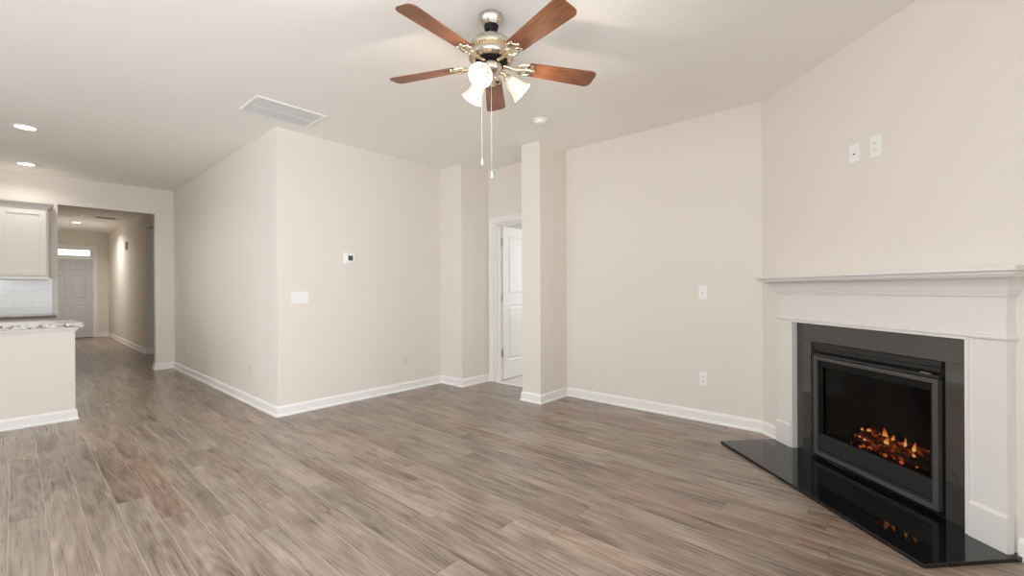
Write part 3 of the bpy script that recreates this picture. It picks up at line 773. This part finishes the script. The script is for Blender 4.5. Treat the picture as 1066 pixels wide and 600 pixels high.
for k in range(8): box(bm, -0.15, 0.15, -0.006, 0.006, -0.0006, 0.0006, Matrix.Translation((0, -0.07+k*0.02, -0.005)) @ Matrix.Rotation(math.radians(40), 4, 'X'))
obj('louver_bank', bm, 'vent_dark', hv)
o = B(); lathe(o, [(0, 0), (0.066, 0), (0.066, -0.010), (0.056, -0.014), (0.050, -0.034), (0, -0.038)], 32)
o = obj('smoke_detector', o, 'plastic', None, smooth=True, loc=(0.905, 14.45, H)); tag(o, 'small smoke detector on the hall ceiling beyond the hall light', 'smoke detector')

# ------------------------------------------------------------------ wall plates.  local frame: x along the wall, -y out of the wall, z up
def plate_mesh(w, h, t=0.006):
    return boxes((-w/2, w/2, -t, 0, -h/2, h/2))
def on_wall(name, label, cat, p, rz, group=None): return thing(name, label, cat, p, rz, group)
RQ = -PI/2        # wall facing -x : local -y -> -x
def outlet(label, p, rz, pl='plastic', w=0.072, h=0.117):
    t = thing('power_outlet', label, 'outlet', p, rz)
    obj('cover_plate', plate_mesh(w, h), pl, t, bevel=0.003)
    for dz in (0.020, -0.020):
        bm = B(); lathe(bm, [(0, 0), (0.0165, 0), (0.0165, 0.003), (0, 0.003)], 24, Matrix.Translation((0, -0.006, dz)) @ Matrix.Rotation(PI/2, 4, 'X'))
        r = obj('receptacle', bm, pl, t)
        bm = boxes((-0.007, -0.0045, -0.0096, -0.0088, dz-0.002, dz+0.007), (0.0045, 0.007, -0.0096, -0.0088, dz-0.001, dz+0.006), (-0.002, 0.002, -0.0096, -0.0088, dz-0.010, dz-0.006))
        obj('slot', bm, 'slot', r)
    return t
def rocker(name, label, p, rz, gangs, w, h, pl='plastic', toggle=False):
    t = thing(name, label, 'light switch', p, rz)
    obj('cover_plate', plate_mesh(w, h), pl, t, bevel=0.003)
    for g in range(gangs):
        xc = (g-(gangs-1)/2)*0.046
        if toggle:
            bm = boxes((xc-0.005, xc+0.005, -0.008, -0.005, -0.012, 0.012))
            box(bm, xc-0.0035, xc+0.0035, -0.020, -0.006, -0.004, 0.004, Matrix.Translation((0, 0, 0)) @ Matrix.Rotation(math.radians(-25), 4, 'X'))
            obj('toggle', bm, pl, t)
        else:
            bm = B()
            v = [bm.verts.new(c) for c in ((xc-0.0165, -0.0055, -0.033), (xc+0.0165, -0.0055, -0.033), (xc+0.0165, -0.0055, 0.033), (xc-0.0165, -0.0055, 0.033),
                                           (xc-0.0165, -0.0105, -0.033), (xc+0.0165, -0.0105, -0.033), (xc+0.0165, -0.0070, 0.033), (xc-0.0165, -0.0070, 0.033))]
            for f in ((0, 1, 2, 3), (4, 5, 6, 7), (0, 1, 5, 4), (2, 3, 7, 6), (1, 2, 6, 5), (0, 3, 7, 4)): bm.faces.new([v[j] for j in f])
            obj('rocker', bm, pl, t)
    return t
th_ = thing('thermostat', 'white wall thermostat with a small grey display on the wide beige wall', 'thermostat', (2.362, yB, 1.530))
obj('wall_plate', boxes((-0.066, 0.066, -0.006, 0, -0.060, 0.060)), 'plastic', th_, bevel=0.004)
obj('body', boxes((-0.044, 0.058, -0.026, -0.006, -0.048, 0.050)), 'plastic', th_, bevel=0.006)
obj('display', boxes((-0.022, 0.030, -0.0275, -0.026, -0.020, 0.032)), 'screen', th_)
rocker('light_switch', 'wide white three gang switch plate beside the wall corner, below the thermostat', (1.847, yB, 1.124), 0, 3, 0.164, 0.117)
outlet('beige painted outlet low on the wide wall with the thermostat', (3.061, yB, 0.366), 0, 'beige_plastic')
outlet('pale outlet low on the hall side wall, nearest to the wall corner', (xA, 5.084, 0.367), RQ, 'beige_plastic')
outlet('small pale outlet low on the long wall, toward the hall opening', (xA, 7.68, 0.345), RQ, 'beige_plastic')
rocker('light_switch', 'single pale switch on the long wall next to the hall opening', (xA, 8.16, 1.130), RQ, 1, 0.072, 0.117, 'beige_plastic', True)
t = thing('wall_plate', 'white wall plate with a cable port above the low outlet near the fireplace', 'wall plate', (xQ, 1.311, 1.155), RQ)
obj('cover_plate', plate_mesh(0.074, 0.120), 'plastic', t, bevel=0.003)
bm = B(); lathe(bm, [(0, 0), (0.006, 0), (0.006, 0.008), (0, 0.008)], 16, Matrix.Translation((-0.002, -0.005, -0.004)) @ Matrix.Rotation(PI/2, 4, 'X')); obj('cable_port', bm, 'hinge', t, smooth=True)
outlet('white outlet low on the right wall between the pillar and the fireplace', (xQ, 1.311, 0.383), RQ)
pA = SN(0.881, 0, 2.034); pB = SN(1.026, 0, 2.031)
t = thing('wall_plate', 'white cable plate with a slot high above the mantel, left of the outlet', 'wall plate', pA, TH+PI)
obj('cover_plate', plate_mesh(0.074, 0.118), 'plastic', t, bevel=0.003)
obj('cable_slot', boxes((-0.009, 0.005, -0.0075, -0.005, -0.008, -0.001)), 'slot', t)
outlet('white outlet high above the mantel, right of the cable plate', pB, TH+PI, 'plastic', 0.076, 0.128)
ch = thing('door_chime', 'small grey door chime box high on the hall wall', 'door chime', (xH, 12.79, 2.20), RQ)
obj('cover', boxes((-0.062, 0.062, -0.034, 0, -0.085, 0.085)), 'vent_liner', ch, bevel=0.004)
obj('grille', boxes(*[(-0.045, 0.045, -0.036, -0.034, -0.06+k*0.02, -0.052+k*0.02) for k in range(7)]), 'vent_dark', ch)

# ------------------------------------------------------------------ kitchen
# half wall of the peninsula
PX0, PX1, PY0, PY1 = -2.3, 0.372, 5.772, 6.33
pn = thing('kitchen_peninsula', 'cream painted kitchen half wall with white base moulding beside the hall floor', 'peninsula', (PX0, PY0, 0))
def pbox(x0, x1, y0, y1, z0, z1): return (x0-PX0, x1-PX0, y0-PY0, y1-PY0, z0, z1)
obj('half_wall', boxes(pbox(PX0, PX1, PY0, PY1, 0, 0.862)), 'wall', pn)
def pn_sweep(prof):
    bm = B(); sweep(bm, [(0, PY1-PY0), (0, PY1-PY0)] if False else [(0.0, 0.0), (PX1-PX0, 0.0), (PX1-PX0, PY1-PY0)], prof); return bm
obj('base_moulding', pn_sweep(BASE), 'white', pn)
obj('cap_moulding', pn_sweep([(0, 0.822), (0.006, 0.822), (0.010, 0.832), (0.022, 0.848), (0.024, 0.862), (0, 0.862)]), 'white', pn)
bm = B()
cpts = [(PX0-0.03, 5.735), (0.415, 5.735), (0.432, 5.752), (0.415, 6.385), (PX0-0.03, 6.385)]
prism(bm, cpts, 0.864, 0.902)
o = obj('granite_countertop', bm, 'granite', bevel=0.005); tag(o, 'pale speckled granite countertop on the cream half wall', 'countertop')

bc = thing('base_cabinet', 'cream base cabinet under the back counter behind the half wall', 'cabinet', (-1.45, 7.86, 0))
obj('body', boxes((0, 1.775, 0, yA-7.866, 0.10, 0.868), (0, 1.775, 0.06, yA-7.866, 0, 0.10)), 'cabinet', bc)
def shaker(x0, x1, z0, z1, y, rail=0.055):
    bm = boxes((x0, x1, y+0.006, y+0.018, z0, z1))
    box(bm, x0, x0+rail, y, y+0.006, z0, z1); box(bm, x1-rail, x1, y, y+0.006, z0, z1)
    box(bm, x0+rail, x1-rail, y, y+0.006, z0, z0+rail); box(bm, x0+rail, x1-rail, y, y+0.006, z1-rail, z1)
    return bm
for k in range(4):
    x0 = 0.02+k*0.438
    obj('door', shaker(x0, x0+0.43, 0.12, 0.67, -0.0185), 'cabinet', bc, bevel=0.001)
    obj('drawer', boxes((x0, x0+0.43, -0.0185, -0.0005, 0.685, 0.850)), 'cabinet', bc, bevel=0.002)
bm = boxes((-1.47, 0.345, 7.815, yA-0.010, 0.870, 0.905)); o = obj('granite_countertop', bm, 'granite_dark', bevel=0.004)
tag(o, 'thin dark edged granite counter against the white tile backsplash', 'countertop')
o = obj('tile_backsplash', boxes((-1.45, 0.330, yA-0.009, yA-0.0005, 0.9055, 1.372)), 'subway'); tag(o, 'white subway tile backsplash under the wall cabinet', 'backsplash')
wc = thing('wall_cabinet', 'cream wall cabinet with recessed panel doors and crown above the tile backsplash', 'cabinet', (-0.56, yA-0.33, 1.376))
CW = 0.287+0.56
obj('body', boxes((0, CW, 0, 0.329, 0, 0.885)), 'cabinet', wc)
obj('door', shaker(0.435, CW-0.018, 0.022, 0.845, -0.0205, 0.058), 'cabinet', wc, bevel=0.0015)
obj('door', shaker(0.015, 0.429, 0.022, 0.845, -0.0205, 0.058), 'cabinet', wc, bevel=0.0015)
bm = B(); sweep(bm, [(0, 0), (CW, 0), (CW, 0.329)], [(0, 0.872), (0.010, 0.872), (0.014, 0.885), (0.040, 0.915), (0.052, 0.925), (0.055, 0.938), (0, 0.938)])
obj('crown', bm, 'cabinet', wc)
bm = B(); sweep(bm, [(0, 0), (CW, 0), (CW, 0.329)], [(-0.018, -0.022), (0.004, -0.022), (0.004, 0.0), (-0.018, 0.0)]); obj('light_rail', bm, 'white', wc)
